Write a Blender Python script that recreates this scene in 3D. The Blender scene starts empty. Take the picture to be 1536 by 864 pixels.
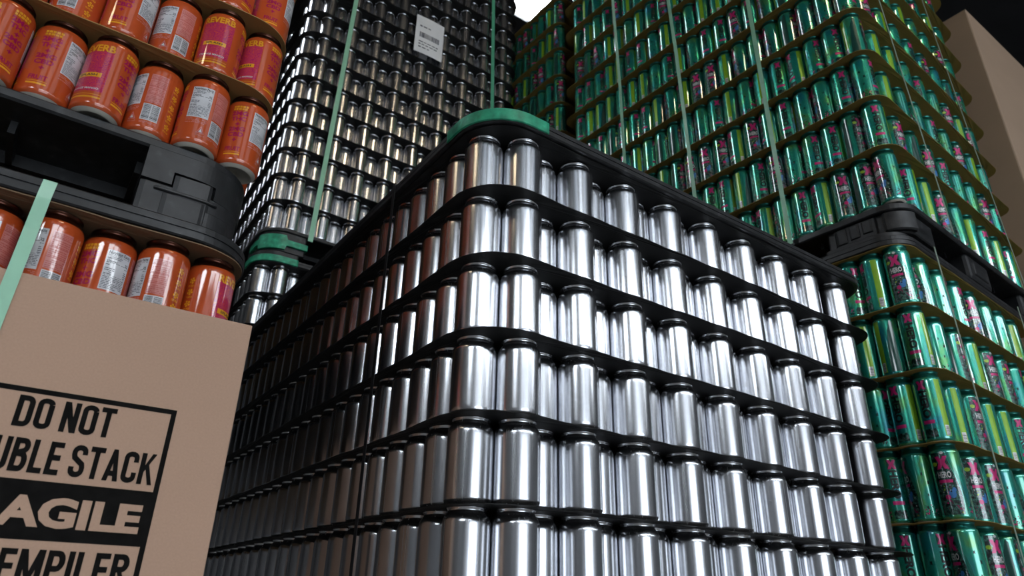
import bpy, bmesh, math, random
from mathutils import Vector, Matrix
random.seed(7)
C = bpy.context.scene.collection
PI = math.pi
R3 = math.sqrt(3) / 2
FLOOR = -2.72
RANK = {}
for _l in '''fY10:0-6/
fY6:0-2/
fY7:0-5/
fY8:0-6/
fY9:0-6/
gX0:0 2 4 6 8 10 12 14 16/
gX1:0 2 4 6 8 10 12 14 16/
gX2:0 2 4 6 8 10 12 14 16/
gX3:0 2 4 6 8 10 12 14 16/
gX4:0 2 4 6 8 10 12 14 16/
gX5:6 8 10 12 14 16/
gX6:10 12 14 16/
gX7:16/
gY0:1-7/
gY1:1-10/
gY10:19/
gY2:1-13/
gY3:1-16/
gY4:1-18/
gY5:3-19/
gY6:6-19/
gY7:9-19/
gY8:13-19/
gY9:16-19/
hX0:0 2 4 6 8 10 12 14/
hX1:0-2 4 6 8 10 12 14/
hX2:0-2 4 6 8 10/
hX3:0-2 4 6 8/
hX4:0-2 4 6/
hY0:1-2/
hY1:1-2/
hY2:1-2/
hY3:1-2/
hY4:1-2/
lX0:0-2/
lX1:0-1/
lX8:/0
lY0:/1-3
lY1:/1-3
nX0:0-9 11 13 15 17/10 12 14
nX1:0-9 11 13 15 17/10 12 14
nX2:0-11 13 15 17/12 14
nX3:0-11 13 15 17/12 14
nX4:0-11 13 15 17/12 14
nX5:0-11 13 15 17/12 14 16
nY0:1-19/
nY1:1-19/
nY2:1-19/
nY3:1-19/
nY4:1-19/
nY5:1-19/
oX0:13-18/
oX1:13-18/
oX2:17-18/
pX0:14-18/
rX0:0-4/5
rX1:0-5/6
rX10:5 7 13 15 17/3-4 6 8 11-12 14 16 18
rX11:11 13 15 17/6-10 12 14 16 18
rX12:11 13 15 17/9-10 12 14 16 18
rX13:/12-18
rX14:/15-18
rX2:0-7/8
rX3:0-8/9
rX4:0-7 9/8 10
rX5:0-5 7 9 11/6 8 10
rX6:0-3 5 7 9 11/4 6 8 10 12-13
rX7:0-1 3 5 7 9 11 13/2 4 6 8 10 12 14-15
rX8:0-1 3 5 7 9 11 13 15/2 4 6 8 10 12 14 16-17
rX9:0-1 3 5 7 11 13 15 17/2 4 6 8-10 12 14 16 18
rY0:/1-6
rY1:/1-9
rY2:/1-8
rY3:/1-5 7-8
rY4:/1-5
rY5:/1-5
rY6:/1-5
rY7:/1-4
rY8:/1 4
rY9:/1 4'''.split('\n'):
    _p, _v = _l.split(':')
    for _q, _s in enumerate(_v.split('/')):
        for _t in _s.split():
            _a, _b = (_t.split('-') + [_t])[:2]
            for _n in range(int(_a), int(_b) + 1): RANK[f'{_p}.{_n}'] = _q + 1
#RANKLINE

# ------------------------------------------------------------------ materials
def new_mat(name):
    m = bpy.data.materials.new(name); m.use_nodes = True
    nt = m.node_tree; nt.nodes.clear()
    out = nt.nodes.new('ShaderNodeOutputMaterial'); b = nt.nodes.new('ShaderNodeBsdfPrincipled')
    nt.links.new(b.outputs[0], out.inputs[0])
    return m, nt, b

def noise(nt, scale=(1, 1, 1), nscale=10, detail=3, rnd=False):
    tc = nt.nodes.new('ShaderNodeTexCoord'); mp = nt.nodes.new('ShaderNodeMapping')
    mp.inputs['Scale'].default_value = scale
    nt.links.new(tc.outputs['Object'], mp.inputs['Vector'])
    if rnd:
        oi = nt.nodes.new('ShaderNodeObjectInfo'); ml = nt.nodes.new('ShaderNodeMath'); ml.operation = 'MULTIPLY'
        ml.inputs[1].default_value = 37.0
        nt.links.new(oi.outputs['Random'], ml.inputs[0]); nt.links.new(ml.outputs[0], mp.inputs['Location'])
    n = nt.nodes.new('ShaderNodeTexNoise'); n.inputs['Scale'].default_value = nscale; n.inputs['Detail'].default_value = detail
    nt.links.new(mp.outputs[0], n.inputs['Vector'])
    return n.outputs['Fac']

def ramp(nt, fac, stops):
    r = nt.nodes.new('ShaderNodeValToRGB'); cr = r.color_ramp
    while len(cr.elements) < len(stops): cr.elements.new(0.5)
    for e, (p, c) in zip(cr.elements, stops):
        e.position = p; e.color = (*c, 1) if len(c) == 3 else c
    nt.links.new(fac, r.inputs[0]); return r.outputs[0]

def rng(nt, fac, a, b):
    r = nt.nodes.new('ShaderNodeMapRange'); r.inputs['From Min'].default_value = .3; r.inputs['From Max'].default_value = .7
    r.inputs['To Min'].default_value = a; r.inputs['To Max'].default_value = b
    nt.links.new(fac, r.inputs['Value']); return r.outputs[0]

def bump(nt, fac, b, strength, dist):
    bp = nt.nodes.new('ShaderNodeBump'); bp.inputs['Strength'].default_value = strength; bp.inputs['Distance'].default_value = dist
    nt.links.new(fac, bp.inputs['Height']); nt.links.new(bp.outputs[0], b.inputs['Normal'])

def flat(name, c, rough=.5, metal=0, coat=0, var=.12, nscale=40, spec=.5, stretch=(1, 1, 1), ior=1.5):
    m, nt, b = new_mat(name)
    f = noise(nt, stretch, nscale, 3)
    lo = tuple(x * (1 - var) for x in c); hi = tuple(min(1, x * (1 + var)) for x in c)
    nt.links.new(ramp(nt, f, [(.3, lo), (.7, hi)]), b.inputs['Base Color'])
    b.inputs['Roughness'].default_value = rough; b.inputs['Metallic'].default_value = metal; b.inputs['Coat IOR'].default_value = ior
    b.inputs['Coat Weight'].default_value = coat; b.inputs['Coat Roughness'].default_value = .08
    b.inputs['Specular IOR Level'].default_value = spec
    return m

def silver_mat():
    m, nt, b = new_mat('bare aluminium')
    b.inputs['Metallic'].default_value = 1
    f = noise(nt, (1, 1, .004), 170, 3, True)
    g = noise(nt, (1, 1, .35), 38, 3, True)
    nt.links.new(ramp(nt, g, [(.25, (.72, .73, .76)), (.7, (.84, .85, .88))]), b.inputs['Base Color'])
    nt.links.new(rng(nt, f, .19, .28), b.inputs['Roughness'])
    tg = nt.nodes.new('ShaderNodeTangent'); tg.direction_type = 'RADIAL'; tg.axis = 'Z'
    nt.links.new(tg.outputs[0], b.inputs['Tangent']); b.inputs['Anisotropic'].default_value = .3
    return m

def plastic_mat(name, c, rough=.42):
    m, nt, b = new_mat(name)
    f = noise(nt, (1, 1, 1), 55, 5)
    g = noise(nt, (1, 1, 3), 9, 4)
    nt.links.new(ramp(nt, f, [(.35, c), (.60, tuple(x * 1.7 + .004 for x in c)), (.78, tuple(x * 3 + .035 for x in c))]), b.inputs['Base Color'])
    nt.links.new(rng(nt, g, rough - .1, rough + .15), b.inputs['Roughness'])
    bump(nt, f, b, .25, .001)
    return m

def card_mat(name, c):
    m, nt, b = new_mat(name)
    f = noise(nt, (1, 1, 1), 420, 3)
    g = noise(nt, (1, 1, 2), 3, 3)
    mx = nt.nodes.new('ShaderNodeMath'); mx.operation = 'ADD'; nt.links.new(f, mx.inputs[0]); nt.links.new(g, mx.inputs[1])
    hf = nt.nodes.new('ShaderNodeMath'); hf.operation = 'MULTIPLY'; hf.inputs[1].default_value = .5; nt.links.new(mx.outputs[0], hf.inputs[0])
    nt.links.new(ramp(nt, hf.outputs[0], [(.3, tuple(x * .92 for x in c)), (.7, tuple(x * 1.06 for x in c))]), b.inputs['Base Color'])
    b.inputs['Roughness'].default_value = .85; b.inputs['Specular IOR Level'].default_value = .2
    bump(nt, f, b, .12, .0006)
    return m

def teal_mat():
    m, nt, b = new_mat('teal printed metal')
    f = noise(nt, (1, 1, .6), 26, 3, True)
    nt.links.new(ramp(nt, f, [(.30, (.015, .28, .37)), (.42, (.015, .40, .31)), (.55, (.025, .44, .29)), (.66, (.11, .44, .12)), (.78, (.015, .35, .37))]), b.inputs['Base Color'])
    b.inputs['Metallic'].default_value = .6; b.inputs['Roughness'].default_value = .27
    b.inputs['Coat Weight'].default_value = 1; b.inputs['Coat Roughness'].default_value = .06; b.inputs['Coat IOR'].default_value = 2.0
    return m

def dark_graphic_mat():
    m, nt, b = new_mat('dark graffiti print')
    f = noise(nt, (1, 1, 1), 130, 4)
    nt.links.new(ramp(nt, f, [(.36, (.006, .010, .010)), (.5, (.012, .06, .05)), (.57, (.10, .28, .22)), (.62, (.01, .03, .03)), (.72, (.45, .02, .14))]), b.inputs['Base Color'])
    b.inputs['Metallic'].default_value = .3; b.inputs['Roughness'].default_value = .32
    b.inputs['Coat Weight'].default_value = 1; b.inputs['Coat Roughness'].default_value = .06; b.inputs['Coat IOR'].default_value = 2.0
    return m

def squiggle_mat():
    m, nt, b = new_mat('magenta squiggle print')
    tc = nt.nodes.new('ShaderNodeTexCoord'); n = nt.nodes.new('ShaderNodeTexNoise'); n.inputs['Scale'].default_value = 150
    n.inputs['Detail'].default_value = 1; n.inputs['Distortion'].default_value = 1.2
    nt.links.new(tc.outputs['Object'], n.inputs['Vector'])
    ml = nt.nodes.new('ShaderNodeMath'); ml.operation = 'MULTIPLY'; ml.inputs[1].default_value = 9
    fr = nt.nodes.new('ShaderNodeMath'); fr.operation = 'FRACT'
    nt.links.new(n.outputs['Fac'], ml.inputs[0]); nt.links.new(ml.outputs[0], fr.inputs[0])
    nt.links.new(ramp(nt, fr.outputs[0], [(.40, (.38, .003, .11)), (.60, (.60, .055, .055))]), b.inputs['Base Color'])
    b.inputs['Roughness'].default_value = .6; b.inputs['Coat Weight'].default_value = .9; b.inputs['Coat IOR'].default_value = 1.8; b.inputs['Specular IOR Level'].default_value = .15
    b.inputs['Coat Roughness'].default_value = .06
    return m

M = {}
M['silver'] = silver_mat()
M['silver_base'] = flat('satin can base', (.62, .59, .52), .45, .35, 0, .08)
M['teal'] = teal_mat()
M['teal_neck'] = flat('teal neck lacquer', (.02, .24, .20), .3, .8, .5, .15)
M['graphic'] = dark_graphic_mat()
pk = dict(rough=.34, metal=.2, coat=1)
M['pink'] = flat('hot pink print', (.62, .02, .18), **pk)
M['white_ink'] = flat('white print', (.72, .72, .72), **pk)
M['black_ink'] = flat('black print', (.006, .008, .008), .35, 0, .5)
M['lime'] = flat('lime print', (.25, .48, .02), **pk)
M['leaf'] = flat('leaf green print', (.32, .50, .03), **pk)
M['blue'] = flat('blue print', (.05, .22, .55), **pk)
M['deep'] = flat('deep green print', (.008, .07, .055), **pk)
M['orange'] = flat('orange printed metal', (.52, .078, .014), .55, .1, .9, .06, 20, .15, ior=1.8)
M['orange_neck'] = flat('dark bronze neck', (.10, .030, .015), .3, .9, .4, .15)
M['squiggle'] = squiggle_mat()
M['magenta'] = flat('magenta ink', (.36, .003, .075), .6, 0, .9, spec=.15, ior=1.8)
M['yellow'] = flat('yellow ink', (.78, .34, .015), .6, 0, .9, spec=.15, ior=1.8)
M['panel_white'] = flat('pale panel ink', (.62, .62, .64), .6, 0, .9, spec=.15, ior=1.8)
M['panel_pink'] = flat('pale pink ink', (.60, .20, .17), .6, 0, .9, spec=.15, ior=1.8)
M['text_grey'] = flat('grey ink', (.10, .10, .12), .5, 0, .3)
M['text_red'] = flat('brick ink', (.42, .05, .04), .5, 0, .3)
M['black_plastic'] = plastic_mat('black moulded plastic', (.008, .0085, .0095))
M['green_plastic'] = plastic_mat('green moulded plastic', (.012, .21, .115), .4)
M['black_sheet'] = flat('black plastic tier sheet', (.009, .009, .0085), .55, 0, 0, .25, 14, .25)
M['tan_sheet'] = card_mat('tan fibre tier sheet', (.34, .20, .075))
M['brown_sheet'] = card_mat('brown fibre tier sheet', (.22, .145, .085))
M['olive_sheet'] = card_mat('kraft tier sheet', (.26, .17, .045))
M['card'] = card_mat('kraft cardboard', (.52, .34, .245))
M['card_dark'] = card_mat('carton cardboard', (.40, .29, .21))
M['print'] = flat('black carton print', (.009, .0085, .008), .8, 0, 0, .3, 60, .05)
M['strap'] = flat('pale green strapping', (.30, .62, .42), .38, 0, .3, .06)
M['strap_deep'] = flat('green strapping', (.10, .42, .25), .38, 0, .3, .06)
M['strap_clear'] = flat('thin grey green strapping', (.30, .38, .30), .3, 0, .4, .06)
M['strap_black'] = flat('black strapping', (.012, .012, .013), .4)
M['paper'] = flat('white paper', (.86, .86, .86), .7, 0, 0, .04, 10)
M['concrete'] = flat('grey concrete', (.17, .165, .155), .7, 0, 0, .2, 2)
M['wall'] = flat('painted block wall', (.13, .13, .135), .8, 0, 0, .12, 3)
M['wall_pale'] = flat('pale wall panels', (.42, .43, .45), .8, 0, 0, .08, 2)
M['deck'] = flat('dark roof deck', (.018, .018, .02), .8, 0, 0, .2, 3)
M['lamp_body'] = flat('white lamp housing', (.6, .6, .6), .5)

def emit(name, c, s):
    m, nt, b = new_mat(name)
    b.inputs['Base Color'].default_value = (.8, .8, .8, 1)
    f = noise(nt, (1, 1, 1), 3, 1)
    b.inputs['Emission Color'].default_value = (*c, 1)
    nt.links.new(rng(nt, f, s * .97, s * 1.03), b.inputs['Emission Strength'])
    return m

# ------------------------------------------------------------------ object helpers
def link(name, me, parent=None, loc=(0, 0, 0)):
    o = bpy.data.objects.new(name, me); C.objects.link(o); o.location = loc
    if parent: o.parent = parent
    return o

def bm_obj(name, bm, mats, parent=None, loc=(0, 0, 0), smooth=False, normals=False):
    me = bpy.data.meshes.new(name)
    if not normals: bmesh.ops.recalc_face_normals(bm, faces=bm.faces)
    bm.to_mesh(me); bm.free()
    for m in (mats if isinstance(mats, (list, tuple)) else [mats]): me.materials.append(m)
    if smooth:
        for p in me.polygons: p.use_smooth = True
    return link(name, me, parent, loc)

def tag(o, label, cat, group=None, kind=None):
    o['label'] = label; o['category'] = cat
    if group: o['group'] = group
    if kind: o['kind'] = kind
    return o

def empty(name, loc=(0, 0, 0)):
    o = bpy.data.objects.new(name, None); C.objects.link(o); o.location = loc; o.empty_display_size = .05
    return o

def struct(name, bm, m):
    o = bm_obj(name, bm, m); o['kind'] = 'structure'; return o

def add_box(bm, lo, hi, bev=0, mi=0):
    vs = [bm.verts.new((x, y, z)) for x in (lo[0], hi[0]) for y in (lo[1], hi[1]) for z in (lo[2], hi[2])]
    fs = [bm.faces.new([vs[i] for i in q]) for q in ((0, 1, 3, 2), (4, 6, 7, 5), (0, 4, 5, 1), (2, 3, 7, 6), (0, 2, 6, 4), (1, 5, 7, 3))]
    for f in fs: f.material_index = mi
    if bev:
        es = list({e for f in fs for e in f.edges})
        r = bmesh.ops.bevel(bm, geom=es, offset=bev, segments=2, affect='EDGES', profile=.5)
        for f in r['faces']: f.material_index = mi
    return fs

def rrect(x0, x1, y0, y1, R, n=8, step=None):
    pts = []
    for cx, cy, a in ((x1 - R, y0 + R, -PI / 2), (x1 - R, y1 - R, 0), (x0 + R, y1 - R, PI / 2), (x0 + R, y0 + R, PI)):
        for i in range(n + 1):
            t = a + PI / 2 * i / n
            pts.append((cx + R * math.cos(t), cy + R * math.sin(t)))
    if step:
        q = []
        for i, p in enumerate(pts):
            p2 = pts[(i + 1) % len(pts)]; L = math.dist(p, p2); k = max(1, int(L / step))
            for j in range(k): q.append((p[0] + (p2[0] - p[0]) * j / k, p[1] + (p2[1] - p[1]) * j / k))
        pts = q
    return pts

def loops(bm, rings, close=True, mi=0):
    """rings: list of lists of 3-D points, equal length; quads between neighbours"""
    vr = [[bm.verts.new(p) for p in r] for r in rings]
    for a, b in zip(vr, vr[1:]):
        n = len(a)
        for i in range(n if close else n - 1):
            f = bm.faces.new((a[i], a[(i + 1) % n], b[(i + 1) % n], b[i])); f.material_index = mi
    return vr

def slab(bm, pts, z0, z1, bev=.002, cx=None):
    """rounded slab from an outline"""
    def off(d):
        mx = sum(p[0] for p in pts) / len(pts); my = sum(p[1] for p in pts) / len(pts)
        xs = max(p[0] for p in pts) - mx; ys = max(p[1] for p in pts) - my
        return [(mx + (p[0] - mx) * (xs - d) / xs, my + (p[1] - my) * (ys - d) / ys) for p in pts]
    o, i = pts, off(bev)
    vr = loops(bm, [[(*p, z0) for p in i], [(*p, z0 + bev) for p in o], [(*p, z1 - bev) for p in o], [(*p, z1) for p in i]])
    bm.faces.new(vr[0]); bm.faces.new(list(reversed(vr[-1])))

# ------------------------------------------------------------------ can meshes
def lathe(bm, prof, seg=40, mi=0):
    rings = []
    for r, z in prof:
        rings.append([(r * math.cos(2 * PI * i / seg), r * math.sin(2 * PI * i / seg), z) for i in range(seg)])
    return loops(bm, rings, True, mi)

def can_profiles(r, H, neck_r):
    """base, body and neck outlines of an open-topped two-piece drinks can"""
    k = r / .0331
    foot = .0238 * k
    sh = H - .0205
    base = [(.0005, .0095), (.012 * k, .0085), (.0195 * k, .0055), (.0222 * k, .0018), (foot, 0), (.0252 * k, .0006), (.0275 * k, .0022), (.0300 * k, .0042)]
    body = [(.0300 * k, .0042), (.0318 * k, .0060), (.0328 * k, .0080), (r, .0100), (r, .013), (r, .5 * H), (r, sh - .004), (r, sh), (r * .994, sh + .0022), (r * .978, sh + .0044), (r * .950, sh + .0066)]
    nr = neck_r
    neck = [body[-1], (r * .908, sh + .0092), (.5 * (r * .908 + nr) + .0002, sh + .0118), (nr + .0006, sh + .0140), (nr, sh + .0154), (nr, H - .0030), (nr + .0012, H - .0014), (nr + .0019, H - .0007), (nr + .0015, H), (nr - .0002, H - .0006), (nr - .0008, H - .004), (nr - .001, sh + .015), (r - .003, sh + .006), (r - .0012, sh - .03)]
    return base, body, neck

def finish_can(bm, name, mats, rad_faces=None):
    """mesh with smooth lathe and radial normals on the printed layers"""
    bm.normal_update()
    me = bpy.data.meshes.new(name); bm.to_mesh(me)
    for m in mats: me.materials.append(m)
    for p in me.polygons: p.use_smooth = True
    return me

class Wrap:
    """flat artwork (s to the right, z up) bent round a can of radius r"""
    def __init__(self, r, lo, hi):
        self.r = r; self.bm = bmesh.new(); self.lo = lo; self.hi = hi
    def poly(self, pts, mi, lay=1, a=0, z=0, step=6):
        b = bmesh.new()
        f = b.faces.new([b.verts.new((p[0], p[1], 0)) for p in pts])
        bmesh.ops.triangulate(b, faces=[f])
        self.take(b, mi, lay, a, z, step)
    def rect(self, s0, s1, z0, z1, mi, lay=1, a=0, step=6):
        self.poly([(s0, z0), (s1, z0), (s1, z1), (s0, z1)], mi, lay, a, 0, step)
    def ell(self, s, z, rs, rz, mi, lay=1, a=0, n=14):
        self.poly([(s + rs * math.cos(2 * PI * i / n), z + rz * math.sin(2 * PI * i / n)) for i in range(n)], mi, lay, a)
    def text(self, t, h, mi, lay=2, a=0, z=0, s=0, width=None, rot=False, bold=.02):
        b = text_bm(t, bold)
        xs = [v.co.x for v in b.verts]; ys = [v.co.y for v in b.verts]
        w, hh = max(xs) - min(xs), max(ys) - min(ys)
        sx = (width / w) if width else h / hh; sy = h / hh
        mx, my = (max(xs) + min(xs)) / 2, (max(ys) + min(ys)) / 2
        for v in b.verts:
            x, y = (v.co.x - mx) * sx, (v.co.y - my) * sy
            v.co = (y + s, -x, 0) if rot else (x + s, y, 0)
        self.take(b, mi, lay, a, z, 7)
    def take(self, b, mi, lay, a, z, step):
        w = self.r * math.radians(step)
        xs = [v.co.x for v in b.verts]
        k = math.floor(min(xs) / w) + 1
        while k * w < max(xs):
            g = list(b.verts) + list(b.edges) + list(b.faces)
            bmesh.ops.bisect_plane(b, geom=g, plane_co=(k * w, 0, 0), plane_no=(1, 0, 0), dist=1e-7); k += 1
        rr = self.r + .00013 * lay
        vm = {}
        for v in b.verts:
            t = math.radians(a) + v.co.x / self.r
            vm[v] = self.bm.verts.new((rr * math.cos(t), rr * math.sin(t), v.co.y + z))
        for f in b.faces:
            try:
                nf = self.bm.faces.new([vm[v] for v in f.verts]); nf.material_index = mi
                nf.normal_update()
                c = nf.calc_center_median()
                if nf.normal.x * c.x + nf.normal.y * c.y < 0: nf.normal_flip()
            except ValueError: pass
        b.free()

_tc = {}
def text_bm(t, bold=.02):
    if (t, bold) not in _tc:
        cu = bpy.data.curves.new('lettering', 'FONT'); cu.body = t; cu.size = 1; cu.offset = bold; cu.resolution_u = 3
        o = bpy.data.objects.new('lettering', cu); C.objects.link(o)
        dg = bpy.context.evaluated_depsgraph_get()
        me = bpy.data.meshes.new_from_object(o.evaluated_get(dg)); _tc[(t, bold)] = me
        bpy.data.objects.remove(o); bpy.data.curves.remove(cu)
    b = bmesh.new(); b.from_mesh(_tc[(t, bold)]); return b

def printed_body(name, prof_sets, wrap, mats, seg=40):
    """can body mesh: lathe first, then the wrapped print with radial normals"""
    bm = bmesh.new()
    for prof, mi in prof_sets: lathe(bm, prof, seg, mi)
    bmesh.ops.recalc_face_normals(bm, faces=bm.faces)
    nb = len(bm.verts)
    me = bpy.data.meshes.new(name)
    tmp = bpy.data.meshes.new('tmp'); wrap.bm.to_mesh(tmp) if wrap else None
    if wrap: bm.from_mesh(tmp)
    bm.to_mesh(me); bm.free()
    for m in mats: me.materials.append(m)
    for p in me.polygons: p.use_smooth = True
    if wrap:
        nn = []
        for i, v in enumerate(me.vertices):
            if i < nb: nn.append((0, 0, 0))
            else: nn.append(Vector((v.co.x, v.co.y, 0)).normalized())
        me.normals_split_custom_set_from_vertices(nn)
    bpy.data.meshes.remove(tmp)
    return me

# silver can: 66 mm wide, 119 mm tall
SB, SY, SN = can_profiles(.0331, .1190, .0258)
def simple(name, profs, mats, seg=40):
    bm = bmesh.new()
    for p, mi in profs: lathe(bm, p, seg, mi)
    bmesh.ops.recalc_face_normals(bm, faces=bm.faces)
    return finish_can(bm, name, mats)
silver_body = simple('silver can body', [(SB, 0), (SY, 0)], [M['silver']])
silver_neck = simple('silver can neck', [(SN, 0)], [M['silver']])
silver_low = simple('silver can small', [(SB[4:], 0), (SY[::2] + [SY[-1]], 0), (SN[:9], 0)], [M['silver']], 20)

# orange can
RO, HO = .0311, .1272
OB, OY, ON = can_profiles(RO, HO, .0243)
def orange_wrap():
    w = Wrap(RO, 0, 1)
    MAG, YEL, WHI, PNK, GRY, RED, BLK, SQ = 2, 3, 4, 5, 6, 7, 8, 9
    hw = .0235
    w.rect(-hw, hw, .027, .094, SQ, 1, 0)
    w.text('REVERB', .0115, YEL, 2, 0, .0990, width=.046, bold=.03)
    w.rect(-.0165, .0165, .0500, .0572, YEL, 2, 0)
    w.text('SPLASH', .0036, BLK, 3, 0, .0536, width=.0235, bold=.02)
    w.text('ORANGE MANGO', .0030, WHI, 2, 0, .0315, width=.036, bold=.02)
    w.rect(-hw, hw, .0165, .0192, YEL, 1, 0); w.rect(-hw, hw, .0218, .0227, YEL, 1, 0)
    # lettering column
    a = 88
    r = random.Random(3)
    for k, z in enumerate((.1005, .0962)):
        s = -.0105
        while s < .009:
            l = r.uniform(.0028, .0046); w.rect(s, min(s + l, .0105), z, z + .0034, YEL, 1, a); s += l + .0008
    z = .0900
    for t, h, wd in (('2MG', .0076, .0235), ('THC', .0076, .0215), ('+', .0058, .0062), ('2MG', .0076, .0235), ('CBD', .0076, .0225), ('+', .0058, .0062)):
        w.text(t, h, MAG, 1, a, z, width=wd, bold=.045); z -= h + (.0022 if t != '+' else .0026)
    w.text('FRUIT', .0070, MAG, 1, a, z - .0068, width=.0215, bold=.03)
    w.rect(-.0115, .0115, .0165, .0190, YEL, 1, a); w.rect(-.0115, .0115, .0210, .0217, YEL, 1, a)
    # nutrition panel
    a = 152
    w.rect(-.0145, .0145, .0455, .0985, WHI, 1, a)
    w.text('Nutrition Facts', .0042, BLK, 2, a, .0952, width=.0255, bold=.02)
    def lines(s0, s1, z0, z1, n, mi, a, lay=2, th=.45):
        dz = (z1 - z0) / n
        for i in range(n):
            s = s0
            while s < s1 - .001:
                l = r.uniform(.0015, .0055)
                if r.random() < .85: w.rect(s, min(s + l, s1), z0 + dz * i, z0 + dz * (i + th), mi, lay, a, 12)
                s += l + .0007
    w.rect(-.0132, .0132, .0915, .0919, BLK, 2, a, 12)
    lines(-.0132, .0040, .0870, .0910, 2, GRY, a)
    w.text('Calories', .0030, BLK, 2, a, .0838, s=-.0070, width=.0115); w.text('25', .0034, BLK, 2, a, .0838, s=.0108, width=.0040)
    w.rect(-.0132, .0132, .0812, .0818, BLK, 2, a, 12)
    lines(-.0132, -.0020, .0660, .0805, 6, GRY, a); lines(.0095, .0132, .0660, .0805, 6, GRY, a)
    w.rect(-.0132, .0132, .0645, .0650, BLK, 2, a, 12)
    lines(-.0132, .0132, .0475, .0640, 8, GRY, a)
    lines(-.0145, .0145, .0360, .0440, 4, PNK, a, 1, .5)
    w.poly([(.0030, .0200), (.0145, .0200), (.00875, .0325)], PNK, 1, a); w.poly([(.0048, .0212), (.0127, .0212), (.00875, .0300)], RED, 2, a)
    w.poly([(.0063, .0220), (.0112, .0220), (.00875, .0275)], WHI, 3, a)
    lines(.0030, .0150, .0160, .0190, 2, PNK, a, 1, .5)
    # pink information block and bar code
    a = 208
    w.rect(-.0110, .0110, .0500, .0985, PNK, 1, a)
    for z in (.0895, .0770, .0640): w.rect(-.0110, .0110, z, z + .0008, RED, 2, a)
    for z0, z1, n in ((.0912, .0975, 3), (.0785, .0885, 4), (.0660, .0760, 4), (.0510, .0630, 5)): lines(-.0100, .0100, z0, z1, n, RED, a, 2, .35)
    w.rect(-.0110, .0110, .0205, .0475, WHI, 1, a)
    z = .0222
    while z < .0460:
        h = r.choice((.0005, .0008, .0013)); 
        w.rect(-.0098, -.0008, z, z + h, BLK, 2, a, 12); w.rect(.0008, .0098, z, z + h, BLK, 2, a, 12); z += h + r.choice((.0006, .0009))
    lines(-.0105, .0105, .0155, .0190, 2, PNK, a, 1, .5)
    # yellow flavour icons
    a = 256
    for k in range(5):
        z = .0900 - k * .0165
        for q in range(5): w.ell(.0032 * math.cos(q * 1.257 + k), z + .0032 * math.sin(q * 1.257 + k), .0016, .0016, YEL, 1, a, 8)
        w.ell(0, z, .0014, .0014, YEL, 1, a, 8)
        lines(-.0050, .0050, z - .0085, z - .0055, 2, YEL, a, 1, .5)
    return w
OM = [M['orange'], M['silver_base'], M['magenta'], M['yellow'], M['panel_white'], M['panel_pink'], M['text_grey'], M['text_red'], M['black_ink'], M['squiggle']]
orange_body = printed_body('orange can body', [(OY, 0), ], orange_wrap(), OM)
orange_neck = simple('orange can neck', [(ON, 0)], [M['orange_neck']])
orange_base = simple('orange can base', [(OB, 0)], [M['silver_base']])
orange_low = simple('orange can small', [(OB[4:], 1), (OY[::2] + [OY[-1]], 0), (ON[:9], 2)], [M['orange'], M['silver_base'], M['orange_neck']], 20)

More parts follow.
